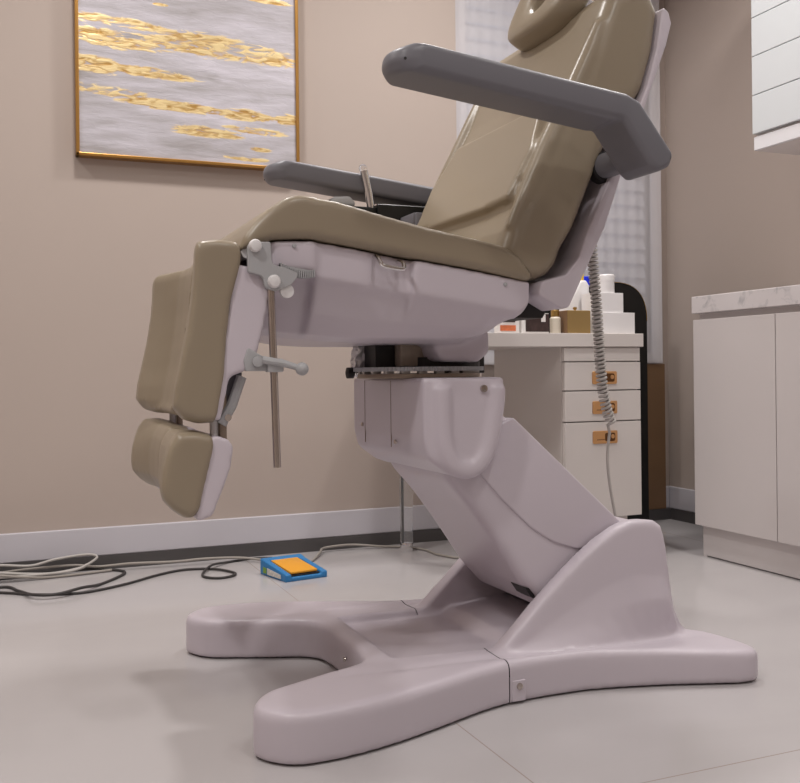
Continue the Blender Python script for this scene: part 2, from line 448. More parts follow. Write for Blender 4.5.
# things behind and beside the desk
bp_ = thing('arched_board', 'tall black arch-topped board with a gold edge standing behind the white desk', 'board', (2.1, 3.15, 0))
ao = [(1.84, 0), (2.366, 0), (2.366, .975), (1.84, .975)]
bmobj('panel', prism(fillet(ao, [0, 0, .15, .15], 14), 3.14, 3.16), M['black'], bp_)
pth = [p for p in fillet(ao, [0, 0, .15, .15], 14)[2:]]
bmobj('edge_trim', tube([(p[0], 3.139, p[1]) for p in pth], .0014, 6), M['gold'], bp_)
bb = bmobj('wooden_board', box(2.15, 2.545, 3.260, 3.272, .046, .652, .001), M['brown'], smooth=False)
tag(bb, 'brown wooden board leaning under the window in the corner', 'board')

# things on the desk (top at z .75)
ZT = .75
o = thing('display_riser', 'white stepped display block on the right end of the desk', 'riser', (1.9, 2.72, ZT))
bmobj('step', box(1.80, 1.955, 2.66, 2.75, ZT, ZT+.071, .001), M['bottle'], o, smooth=False)
bmobj('step', box(1.80, 1.913, 2.665, 2.745, ZT+.071, ZT+.137, .001), M['bottle'], o, smooth=False)
j = thing('lidded_jar', 'short white jar with a rounded lid on top of the stepped block', 'jar', (1.868, 2.73, ZT+.137))
bmobj('jar_body', lathe([(.026, 0), (.028, .003), (.028, .042)], (1.872, 2.705, ZT+.137), n=28), M['bottle'], j)
bmobj('jar_lid', lathe([(.029, .042), (.029, .060), (.026, .064), (.01, .066)], (1.872, 2.705, ZT+.137), n=28), M['bottle'], j)
o = thing('gold_tissue_box', 'square gold box with a small knob on the desk before the white bottles', 'box', (1.755, 2.70, ZT))
bmobj('box_body', box(1.688, 1.776, 2.655, 2.715, ZT, ZT+.076, .002), M['goldbox'], o, smooth=False)
bmobj('box_knob', lathe([(.004, 0), (.004, .004), (.007, .006), (.007, .011), (.004, .013)], (1.735, 2.685, ZT+.076), n=14), M['gold'], o)
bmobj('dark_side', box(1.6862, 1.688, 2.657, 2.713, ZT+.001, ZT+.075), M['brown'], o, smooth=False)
o = thing('white_squeeze_bottle', 'white sloping-shouldered bottle with a yellow cap behind the gold box', 'bottle', (1.75, 2.78, ZT))
organic('bottle_body', prism([(x+.03, z) for x, z in [(1.715, ZT+.001), (1.812, ZT+.001), (1.812, ZT+.17), (1.80, ZT+.187), (1.775, ZT+.187), (1.745, ZT+.14), (1.715, ZT+.10)]], 2.755, 2.805, bev=.008), M['bottle'], o, .004, 3)
bmobj('bottle_cap', lathe([(.010, 0), (.010, .026), (.008, .030)], (1.822, 2.78, ZT+.184), n=16), M['yellowcap'], o)
o = thing('spray_bottle', 'slim bottle with a bright blue cap beside the white jar', 'bottle', (1.815, 2.70, ZT))
bmobj('bottle_body', lathe([(.013, .001), (.014, .004), (.014, .15), (.009, .165), (.009, .172)], (1.872, 2.83, ZT), n=20), M['cream'], o)
bmobj('bottle_cap', lathe([(.016, .172), (.016, .205), (.014, .207)], (1.872, 2.83, ZT), n=20), M['bluecap'], o)
o = thing('cream_bottle', 'small cream bottle with a gold cap left of the gold box', 'bottle', (1.66, 2.68, ZT))
bmobj('bottle_body', lathe([(.017, 0), (.018, .003), (.018, .05), (.013, .056)], (1.662, 2.69, ZT), n=20), M['cream'], o)
bmobj('bottle_cap', lathe([(.014, .056), (.014, .076), (.012, .078)], (1.662, 2.69, ZT), n=20), M['gold'], o)
o = thing('dark_printed_box', 'small carton with a dark photo print leaning on the desk', 'box', (1.59, 2.69, ZT))
bmobj('carton', box(1.53, 1.632, 2.68, 2.70, ZT, ZT+.066, .001), M['paper'], o, smooth=False)
bmobj('front_print', box(1.545, 1.631, 2.6785, 2.68, ZT+.006, ZT+.064), M['darkprint'], o, smooth=False)
bmobj('white_tab', box(1.602, 1.618, 2.6772, 2.6785, ZT+.038, ZT+.062), M['paper'], o, smooth=False)
o = thing('orange_printed_box', 'small white carton with an orange print at the left of the dark one', 'box', (1.49, 2.69, ZT))
bmobj('carton', box(1.44, 1.522, 2.68, 2.70, ZT, ZT+.062, .001), M['paper'], o, smooth=False)
bmobj('front_print', box(1.452, 1.508, 2.6785, 2.68, ZT+.008, ZT+.026), M['orange'], o, smooth=False)
bmobj('upper_print', box(1.468, 1.506, 2.6785, 2.68, ZT+.036, ZT+.054), M['darkprint'], o, smooth=False)

# ================================================================ the treatment chair
YC = 1.85
ch = thing('treatment_chair', 'olive padded pedicure treatment chair with grey armrests on a pale plastic lift base', 'chair', (.87, YC, 0))
P_ = lambda n, bm, m, **k: bmobj(n, bm, M[m], ch, **k)
# ---- base: X-shaped moulded cover
half = [(.366, .31), (.379, .352), (.425, .386), (.51, .386), (.60, .366), (.70, .331), (.80, .292), (.877, .273), (.97, .267), (1.07, .275), (1.20, .309),
        (1.30, .345), (1.36, .362), (1.398, .343), (1.404, .28), (1.385, .20), (1.34, .14), (1.32, 0.)]
inner = [(.630, 0.), (.628, .115), (.60, .165), (.53, .195), (.46, .225), (.40, .255)]
def smooth2(pts, sub=5):
    return [(v.x, v.y) for v in crom([(p[0], p[1], 0) for p in pts], sub)]
hl = smooth2(inner+half, 5)                       # from the notch round to the rear
def zf(x): return .088 if x < .55 else (.088-.008*(x-.55)/.5 if x < 1.05 else .08-.014*(x-1.05)/.34)
def clip(pts, x0, x1):
    """clip a polygon to x0<=x<=x1"""
    def cut(P, f):
        out = []
        for i in range(len(P)):
            a, b = P[i-1], P[i]; fa, fb = f(a), f(b)
            if (fa >= 0) != (fb >= 0):
                t = fa/(fa-fb); out.append((a[0]+(b[0]-a[0])*t, a[1]+(b[1]-a[1])*t))
            if fb >= 0: out.append(b)
        return out
    return cut(cut(pts, lambda p: p[0]-x0), lambda p: x1-p[0])
def inset2(P, d):
    n = len(P); out = []; ar = sum(P[k-1][0]*P[k][1]-P[k][0]*P[k-1][1] for k in range(n)); sg = 1 if ar > 0 else -1
    for k in range(n):
        a, b = Vector(P[k-1]), Vector(P[(k+1) % n]); t = (b-a).normalized()
        out.append((P[k][0]-t.y*d*sg, P[k][1]+t.x*d*sg))
    return out
def resample(P, step):
    out = []; n = len(P)
    for k in range(n):
        a, b = Vector(P[k]), Vector(P[(k+1) % n]); m_ = max(1, int((b-a).length/step))
        for q in range(m_): p = a.lerp(b, q/m_); out.append((p.x, p.y))
    return out
def add_dome(bm, P, z0, dz, R=.017):
    '''a plan outline raised to zf(x)+dz with its top edge rounded over'''
    rings = [[(x, y, z0) for x, y in P]]
    for q in range(7):
        a = q/6*math.pi/2; d = R*(1-math.cos(a)); h = R*.85*(1-math.sin(a))
        rings.append([(x, y, zf(x)+dz-h) for x, y in inset2(P, d)])
    b2 = bmesh.new(); V = [[b2.verts.new(p) for p in r] for r in rings]; n = len(P)
    for i in range(len(V)-1):
        for k in range(n): b2.faces.new((V[i][k], V[i][(k+1) % n], V[i+1][(k+1) % n], V[i+1][k]))
    for r, vs in ((rings[0], V[0]), (rings[-1], V[-1])):
        for t in tessellate_polygon([[Vector((x, y, 0)) for x, y, z in r]]):
            try: b2.faces.new([vs[q] for q in t])
            except ValueError: pass
    merge(bm, b2)
bm = bmesh.new()
full = resample([(x, YC-o) for x, o in hl]+[(x, YC+o) for x, o in hl[::-1]], .012)
add_prism(bm, full, .002, .054, axis='z')
add_prism(bm, [(.64, YC-.19), (1.3, YC-.19), (1.3, YC+.19), (.64, YC+.19)], .03, .0665, axis='z')
for s in (-1, 1):
    P = [(x, YC+s*o) for x, o in hl[1:-1]]
    P = [(.630, YC-s*.03)]+P+[(1.32, YC-s*.03), (1.06, YC-s*.03), (1.06, YC+s*.160), (.682, YC+s*.160), (.682, YC-s*.03)]
    add_dome(bm, resample(P, .010), .002, 0.)
add_prism(bm, [(.91, .04), (.925, .070), (.95, .086), (1.02, .094), (1.10, .10), (1.10, .04)], YC-.16, YC+.16)
top = [(.868, .070), (.90, .098), (.94, .135), (.985, .178), (1.03, .216), (1.075, .252), (1.12, .283), (1.16, .304), (1.195, .316), (1.23, .316), (1.256, .312), (1.272, .302), (1.283, .27), (1.296, .18), (1.305, .13), (1.325, .09), (1.345, .066)]
def lerp(a, b, t): return a+(b-a)*t
for s in (-1, 1):
    rings = []
    for x, zt in top:
        u = max(0, min(1, (zt-.085)/.23))
        oo = .208                                   # outer face at the rim
        ob = .238+.010*u*min(1, max(0, (1.2-x)/.2))-.024*max(0, x-1.1)/.25        # foot of the flare
        if x > 1.25: oo = .208-.10*(x-1.25); ob = max(oo+.01, ob-.25*(x-1.25))
        ii = .166
        zl = lerp(.05, .04, u)
        r = [(ii, .03), (ii, max(zt-.004, .035)), (oo-.006, max(zt, .036)), (oo, max(zt-.012, .034)), (oo+.004, max(.034, .03+(zt-.03)*.60)), (oo+.017, max(.033, .03+(zt-.03)*.42)), (ob, .03+min(.062, (zt-.03)*.26)), (ob+.012, .03)]
        rings.append([(x, YC+s*o, z) for o, z in r])
    add_loft(bm, rings)
add_prism(bm, [(1.165, .262), (1.195, .306), (1.25, .304), (1.268, .28), (1.275, .22), (1.300, .12), (1.325, .05), (1.26, .05), (1.24, .12), (1.225, .2)], YC-.175, YC+.175)
base = organic('rear_cowl', bm, M['plastic'], ch, .006, 6)
# part line between the front foot cover and the rear cowl
bm = bmesh.new(); bm.from_mesh(base.data); bm.transform(Matrix.Translation(ORG[base.name]))
SX = .864
for co, no in (((SX, 0, 0), (1, 0, 0)), ((1.03, 0, 0), (1, 0, 0)), ((0, YC-.157, 0), (0, 1, 0)), ((0, YC+.157, 0), (0, 1, 0))):
    bmesh.ops.bisect_plane(bm, geom=bm.verts[:]+bm.edges[:]+bm.faces[:], plane_co=co, plane_no=no, dist=1e-6)
nrm = {}
def is_front(f):
    c = f.calc_center_median(); return c.x < SX or (abs(c.y-YC) < .157 and c.x < 1.03)
def piece(front):
    b2 = bm.copy()
    bmesh.ops.delete(b2, geom=[f for f in b2.faces if is_front(f) != front], context='FACES')
    if not front:
        for v in b2.verts:
            if abs(v.co.x-SX) < 1e-4 and abs(v.co.y-YC) > .1575: v.co.x += .0022
    return b2
a_, b_ = piece(True), piece(False); bm.free()
old = base.data; bpy.data.objects.remove(base); bpy.data.meshes.remove(old)
bmobj('front_foot_cover', a_, M['plastic'], ch, angle=None); bmobj('rear_cowl', b_, M['plastic'], ch, angle=None)
# dark chassis under the covers and little glides on the floor
P_('chassis_plate', box(.72, 1.25, YC-.14, YC+.14, .004, .03), 'dark', smooth=False)
for x, o in ((.43, .31), (1.35, .29)):
    for s in (-1, 1): P_('floor_glide', lathe([(.018, 0), (.02, .002), (.02, .003)], (x, YC+s*o, 0), n=16), 'dark')
b = P_('cover_tab', box(.872, .900, YC-.2745, YC-.262, .006, .045, .001), 'plastic', smooth=False)
bmobj('screw_or_dimple', lathe([(.0065, 0), (.006, -.003), (.003, -.0035)], (.887, YC-.2745, .034), 'y', 14), M['steel'], b)
P_('screw_or_dimple', lathe([(.005, 0), (.0045, -.003), (.002, -.0035)], (.6265, YC-.02, .048), 'x', 14), 'steel')

# ---- lift arm
bm = bmesh.new()
prof = [(.775, .47), (.80, .415), (.845, .365), (.885, .312), (.925, .255), (.965, .195), (1.02, .135), (1.14, .115), (1.22, .16), (1.222, .285), (.94, .53), (.90, .57)]
add_prism(bm, prof, YC-.160, YC+.160, bev=.02)
organic('lift_arm', bm, M['plastic'], ch, .007, 9)
cov = [(.852, .440), (.912, .373), (.979, .3105), (1.031, .277), (1.085, .259), (1.17, .25), (1.215, .292), (.942, .536), (.90, .52)]
bm = bmesh.new(); add_prism(bm, fillet(cov, [.0, .05, .1, .1, .05, 0, .01, .01, 0]), YC-.1645, YC+.1645, bev=.004)
P_('arm_top_cover', bm, 'plastic')
bm = bmesh.new(); add_prism(bm, [(.972, .186), (.986, .166), (1.0, .158), (.985, .184)], YC-.150, YC-.09); P_('arm_slot', bm, 'dark', smooth=False)
# ---- pivot housing
bm = bmesh.new()
hp = [(.733, .618), (.733, .50), (.742, .462), (.785, .430), (.835, .418), (.868, .440), (.90, .52), (.908, .57), (.908, .618)]
add_prism(bm, fillet(hp, [.004, .02, .03, .03, .03, .03, .03, .01, .004]), YC-.19, YC+.215, bev=.01)
for s in (-1, 1):
    u = [(.770, .60), (.771, .52), (.780, .47), (.803, .444), (.835, .442), (.862, .470), (.878, .52), (.887, .57), (.889, .60)]
    add_tube(bm, [(x, YC+s*.190, z) for x, z in crom([(a, b, 0) for a, b in u], 4) for x, z in [(x, z)]] if False else [(v.x, YC+s*.188, v.y) for v in crom([(a, b, 0) for a, b in u], 4)], .0205, 10)
    add_prism(bm, [(.76, .616), (.90, .616), (.893, .57), (.878, .50), (.852, .452), (.815, .436), (.785, .455), (.766, .50)], YC+s*.18, YC+s*.197)
organic('pivot_housing', bm, M['plastic'], ch, .005, 7)
P_('screw_or_dimple', lathe([(.0075, 0), (.007, -.006), (.003, -.0065)], (.857, YC-.1965, .596), 'y', 14), 'steel')
for yy, z in ((YC+.15, .514), (YC-.045, .487)):
    P_('screw_or_dimple', lathe([(.005, 0), (.0045, -.0035), (.002, -.004)], (.7335, yy, z), 'x', 14), 'steel')
for yy in (YC+.135, YC-.02):
    P_('housing_seam', box(.7322, .7340, yy-.0004, yy+.0004, .475, .612), 'brownmetal', smooth=False)
# ---- swivel plates between housing and seat
P_('swivel_plate', lathe([(.128, .617), (.130, .619), (.130, .626), (.10, .627)], (.805, YC, 0), n=48), 'brownmetal')
bm = bmesh.new(); n = 200; ring = []
for i in range(n):
    r = .138 if i % 2 else .1345; t = 2*math.pi*i/n; ring.append((.805+r*math.cos(t), YC+r*math.sin(t)))
add_prism(bm, ring, .6315, .640, axis='z'); P_('gear_ring', bm, 'bracket', smooth=False)
for i in range(12):
    t = math.radians(165+i*17); x, yv = .805+.118*math.cos(t), YC+.118*math.sin(t)
    P_('spacer_block', box(x-.009, x+.009, yv-.006, yv+.006, .626, .632), 'desk', smooth=False)
k_ = P_('index_knob', lathe([(.004, 0), (.012, .003), (.012, .016), (.008, .018), (.008, .026), (.0125, .028), (.0125, .04), (.006, .044)], (.668, YC+.075, .629), 'x', 18), 'dark')
bmobj('knob_spring', lathe([(.0085, .018), (.0095, .02), (.0085, .022), (.0095, .024), (.0085, .026)], (.668, YC+.075, .629), 'x', 18), M['chrome'], k_)
P_('mechanism_block', box(.70, .765, YC-.02, YC+.08, .640, .70), 'dark', smooth=False)
P_('motor_plate', box(.742, .80, YC-.055, YC-.02, .641, .695, .003), 'beige')
bm = box(.690, .735, YC+.045, YC+.085, .641, .690)
bmesh.ops.subdivide_edges(bm, edges=bm.edges[:], cuts=6, use_grid_fill=True)
for v in bm.verts: v.co += Vector((random.uniform(-1, 1), random.uniform(-1, 1), random.uniform(-.5, .5)))*.0035
for v in bm.verts: v.co.x += (.69-v.co.z)*-.25
P_('foil_wrap', bm, 'foil', angle=12)
P_('swivel_bracket', box(.90, .968, YC+.01, YC+.10, .626, .668, .002), 'dark', smooth=False)
P_('hub_ring', lathe([(.09, .640), (.09, .66)], (.85, YC, 0), n=32), 'dark', smooth=False)
# ---- seat shell (moulded hull under the seat)
def interp(T, x):
    if x <= T[0][0]: return T[0][1]
    for (a, b), (c, d) in zip(T, T[1:]):
        if x <= c: return b+(d-b)*(x-a)/(c-a)
    return T[-1][1]
seam = [(.395, .845), (.42, .857), (.484, .862), (.541, .855), (.61, .845), (.705, .832), (.816, .817), (.945, .797)]
hull = [(.395, .722), (.413, .709), (.432, .701), (.54, .689), (.60, .686), (.734, .686), (.80, .684), (.845, .688), (.88, .702), (.92, .735), (.945, .775)]
SY = .262
def hull_rings():
    R = []
    X = [.400, .410, .425, .45, .498, .502, .55, .590, .594, .640, .682, .686, .73, .78, .82, .85, .88, .900, .916, .926]
    for x in X:
        zs = interp(seam, x); zb = interp(hull, x)
        so = SY
        if .591 < x < .684: so = SY-.016
        if .499 < x < .6: so = SY-.006
        if x < .42: so = SY-.012
        zm = min(zs-.02, max(zb+.02, zs-.062 if x > .5 else zs-.05))
        so2 = so-.014
        ob = .185 if x > .5 else .16
        if x < .5: so2 = so-.045
        r = [(so, zs), (so, zm), (so2, zm-.012), (ob+.030, lerp(zm, zb, .6)), (ob, zb+.008), (ob-.05, zb)]
        R.append([(x, YC-o, z) for o, z in r]+[(x, YC+o, z) for o, z in r[::-1]])
    return R
bm = bmesh.new(); add_loft(bm, hull_rings())
add_prism(bm, fillet([(.785, .69), (.795, .650), (.885, .648), (.91, .668), (.91, .72), (.785, .72)], .02), YC-.13, YC+.13, bev=.012)
organic('seat_shell', bm, M['plastic'], ch, .005, 5)
# chrome grab handle on its side
hz = lambda x: .836-.13*(x-.606)
bm = tube(crom([(.610, YC-.240, .838), (.610, YC-.268, .836), (.611, YC-.281, .826), (.618, YC-.284, .818), (.650, YC-.284, .814), (.657, YC-.281, .818), (.658, YC-.268, .828), (.658, YC-.240, .831)], 5), .0038, 8)
P_('grab_handle', bm, 'chrome')
for x, z in ((.459, .856), (.872, .800)): P_('screw_or_dimple', lathe([(.004, 0), (.0035, -.002), (.002, -.0025)], (x, YC-SY-.0005, z-.006), 'y', 12), 'bracket')  # added grey discs stand in for small shaded dimples in the shell
# ---- seat cushion
sc = [(.362, .838), (.370, .862), (.392, .890), (.418, .914), (.446, .934), (.472, .940), (.541, .931), (.629, .911), (.706, .895), (.80, .879), (.87, .866), (.902, .848), (.93, .812), (.925, .800),
      (.816, .819), (.705, .834), (.61, .847), (.541, .857), (.484, .864), (.42, .859), (.39, .845)]
bm = bmesh.new(); add_prism(bm, sc, YC-.272, YC+.272, bev=.012)
organic('seat_cushion', bm, M['vinyl'], ch, .006, 7)
# ---- backrest
fr = [(.868, .855), (.885, .90), (.935, 1.0), (.985, 1.10), (1.047, 1.215), (1.085, 1.30), (1.115, 1.375), (1.14, 1.402), (1.18, 1.412), (1.215, 1.40), (1.236, 1.36)]
bk = [(1.222, 1.275), (1.195, 1.195), (1.10, 1.065), (1.028, .906), (1.001, .867), (.988, .835), (.970, .815), (.945, .806), (.92, .808), (.89, .825)]
bm = bmesh.new(); add_prism(bm, fr+bk, YC-.27, YC+.27, bev=.03, seg=4)
# raised lumbar panel on its front
t_ = Vector((.43, 0, .903)).normalized(); n_ = Vector((-.903, 0, .43)).normalized(); o_ = Vector((.885, YC, .905))
pan = [(-.20, .285), (.20, .285), (.245, .17), (.232, .055), (.13, .045), (-.13, .045), (-.232, .055), (-.245, .17)]
b2 = bmesh.new()
def pv(a, b, d):
    f = interp([(p[1], p[0]) for p in fr[:7]], (o_+t_*b).z)
    q = o_+t_*b; q.x = f
    return q+Vector((0, a, 0))+n_*d
lo = [b2.verts.new(pv(a*.99, b, -.03)) for a, b in pan]; hi = [b2.verts.new(pv(a*.97, lerp(b, .165, .05), .020)) for a, b in pan]
b2.faces.new(lo[::-1]); b2.faces.new(hi)
for i in range(len(pan)): b2.faces.new((lo[i], lo[(i+1) % 8], hi[(i+1) % 8], hi[i]))
merge(bm, b2)
# side bolsters
for s in (-1, 1):
    add_tube(bm, [pv(s*.248, b, -.008) for b in (.0, .08, .18, .28, .38, .47)], [.014, .02, .022, .022, .021, .014], 10)
bc = organic('back_cushion', bm, M['vinyl'], ch, .005, 5)
# shell behind the cushion
bs = [(1.235, 1.366), (1.250, 1.358), (1.257, 1.335), (1.244, 1.29), (1.128, 1.010), (1.090, .910), (1.006, .752), (.99, .748), (.938, .775), (.945, .80), (1.0, .815), (1.03, .85), (1.05, .90), (1.11, 1.02), (1.195, 1.20), (1.22, 1.28)]
bm = bmesh.new(); add_prism(bm, fillet(bs, .012), YC-.274, YC+.274, bev=.007, seg=4)
bmobj('back_shell', bm, M['plastic'], ch, angle=40)
bm = bmesh.new(); add_prism(bm, [(.90, .77), (.95, .78), (1.0, .752), (.99, .735), (.93, .735), (.88, .755)], YC-.2, YC+.2); P_('recline_bracket', bm, 'dark', smooth=False)
# ---- headrest with face opening
hc = o_+t_*.665; hc.x = 1.190-.036
bm = bmesh.new()
def hv(a, b, d): return Vector((1.128, YC, 1.362))+t_*b+Vector((0, a, 0))+n_*d
N = 56; K = 20; b2 = bmesh.new(); rows = []
for i in range(N):
    t = 2*math.pi*i/N; c, s_ = math.cos(t), math.sin(t)
    q = (abs(c)**4+abs(s_)**4)**(-1/4)
    oa, ob_ = .136*c*q-.016, .122+.130*s_*q; ia, ib = .048*c-.016, .130+.082*s_
    row = []
    for k in range(K):
        f = 2*math.pi*k/K; e = lambda v: math.copysign(abs(v)**.55, v)
        u = .5+.5*e(math.cos(f)); dd = .034+.034*e(math.sin(f))
        row.append(b2.verts.new(hv(lerp(ia, oa, u), lerp(ib, ob_, u), dd)))
    rows.append(row)
for i in range(N):
    for k in range(K): b2.faces.new((rows[i][k], rows[(i+1) % N][k], rows[(i+1) % N][(k+1) % K], rows[i][(k+1) % K]))
bm = bmesh.new(); merge(bm, b2)
hr = bmobj('headrest', bm, M['vinyl'], ch, angle=None)
for s in (-1, 1): P_('headrest_bar', tube([hv(s*.06, .12, .01), hv(s*.06, .12, -.05), hv(s*.06, -.06, -.055)], .007, 10), 'chrome')

# ---- armrests
def rest(s):
    pr = [(.585, 1.128), (.580, 1.160), (.604, 1.181), (.640, 1.183), (1.056, 1.138), (1.083, 1.127), (1.151, 1.040), (1.146, 1.019), (1.116, 1.009), (1.104, 1.018), (1.036, 1.090), (1.005, 1.090), (.975, 1.094), (.61, 1.132)]
    KX = .9655
    pr = [(.596, 1.152), (.600, 1.172), (.622, 1.181), (.640, 1.182), (1.056, 1.138), (1.085, 1.126), (1.160, 1.034), (1.151, 1.010), (1.124, .998), (1.106, 1.011), (1.046, 1.090), (1.030, 1.089), (.606, 1.134)]
    dz = 0 if s < 0 else -.022
    pr = [(x*KX, .63+(z-.63)*KX+dz) for x, z in pr]
    fp2 = fillet(pr, [.016, .016, .018, .02, .022, .022, .016, .015, .015, .016, .03, .03, .016], 8)
    def inset(P, d):
        n = len(P); out = []; ar = sum(P[k-1][0]*P[k][1]-P[k][0]*P[k-1][1] for k in range(n)); sg = 1 if ar > 0 else -1
        for k in range(n):
            a, b = Vector(P[k-1]), Vector(P[(k+1) % n]); t = (b-a).normalized()
            out.append((P[k][0]-t.y*d*sg, P[k][1]+t.x*d*sg))
        return out
    bm = bmesh.new(); rings = []
    hw = .052; bv = .011; ym = YC+s*.399
    for q in range(25):
        a = -1+2*q/24; w_ = math.sin(a*math.pi/2) if abs(a) < .999 else a
        e = hw*(1-abs(w_)); d = bv-math.sqrt(max(0, bv*bv-(bv-min(e, bv))**2))
        rr = []
        for x, z in inset(fp2, d):
            f = max(0, min(1, (.66-x)/.075)); rr.append((x+f*.040*(1-math.sqrt(max(0, 1-.98*w_*w_))), ym+w_*hw, z))
        rings.append(rr)
    add_loft(bm, rings)
    a = bmobj('armrest', bm, M['grey'], ch, angle=50)
    h = bmobj('hinge', lathe([(.025, s*.352), (.025, s*.245)], (1.100, YC, 1.035+dz), 'y', 24), M['grey'], a)
    bmobj('hinge_collar', lathe([(.031, s*.262), (.031, s*.24)], (1.102, YC, 1.033+dz), 'y', 24), M['dark'], a)
    bmobj('screw_hole', lathe([(.0025, 0), (.0025, s*.001)], (.592, YC+s*.4495, 1.132+dz), 'y', 10), M['dark'], a)
    return a
rest(-1); rest(1)
# ---- leg rests: two split calf pads with fold-down foot pads
def dished(prof_out, prof_in, y0, y1, flip=False, shift=0.):
    """loft a side outline across the pad, deep at the outer edge and dished towards the middle"""
    bm = bmesh.new(); rings = []
    for u in (0, .03, .12, .3, .5, .72, .9, .97, 1):
        w = min(1, max(0, (u-.05)/.55)); w = w*w*(3-2*w)
        e = .010 if u in (0, 1) else (.003 if u in (.03, .97) else 0)
        r = []
        cx = sum(p[0] for p in prof_out)/len(prof_out); cz = sum(p[1] for p in prof_out)/len(prof_out)
        for (a, b), (c, d) in zip(prof_out, prof_in):
            x, z = lerp(a, c, w), lerp(b, d, w)
            dx, dz = cx-x, cz-z; L = math.hypot(dx, dz) or 1
            r.append((x+dx/L*e+shift, lerp(y0, y1, u), z+dz/L*e))
        rings.append(r)
    add_loft(bm, rings); return bm
calf_o = [(.290, .852), (.325, .857), (.357, .854), (.365, .842), (.364, .82), (.355, .785), (.347, .755), (.340, .69), (.333, .623), (.318, .548), (.290, .547), (.262, .556), (.247, .575), (.250, .605), (.259, .645), (.270, .70), (.279, .753), (.284, .80), (.286, .836)]
calf_i = [(.335, .845), (.340, .850), (.357, .850), (.365, .842), (.364, .82), (.355, .785), (.347, .755), (.340, .69), (.333, .623), (.318, .548), (.300, .549), (.285, .558), (.292, .575), (.297, .605), (.307, .645), (.316, .70), (.323, .753), (.326, .80), (.330, .832)]
foot_o = [(.243, .518), (.256, .536), (.285, .537), (.314, .529), (.317, .515), (.311, .485), (.300, .44), (.290, .402), (.278, .390), (.265, .392), (.245, .406), (.230, .423), (.226, .445), (.229, .475), (.236, .50)]
foot_i = [(.265, .512), (.275, .528), (.295, .530), (.314, .527), (.317, .515), (.311, .485), (.300, .44), (.290, .402), (.282, .395), (.275, .396), (.265, .408), (.256, .425), (.255, .445), (.256, .475), (.260, .50)]
cs = [(.345, .812), (.362, .814), (.398, .806), (.413, .792), (.412, .765), (.401, .708), (.386, .652), (.368, .634), (.342, .625), (.326, .55), (.312, .552), (.325, .625), (.335, .70), (.345, .76)]
fs = [(.306, .522), (.318, .528), (.340, .520), (.347, .508), (.343, .475), (.330, .44), (.318, .412), (.312, .395), (.288, .386), (.282, .392), (.292, .44), (.302, .485)]
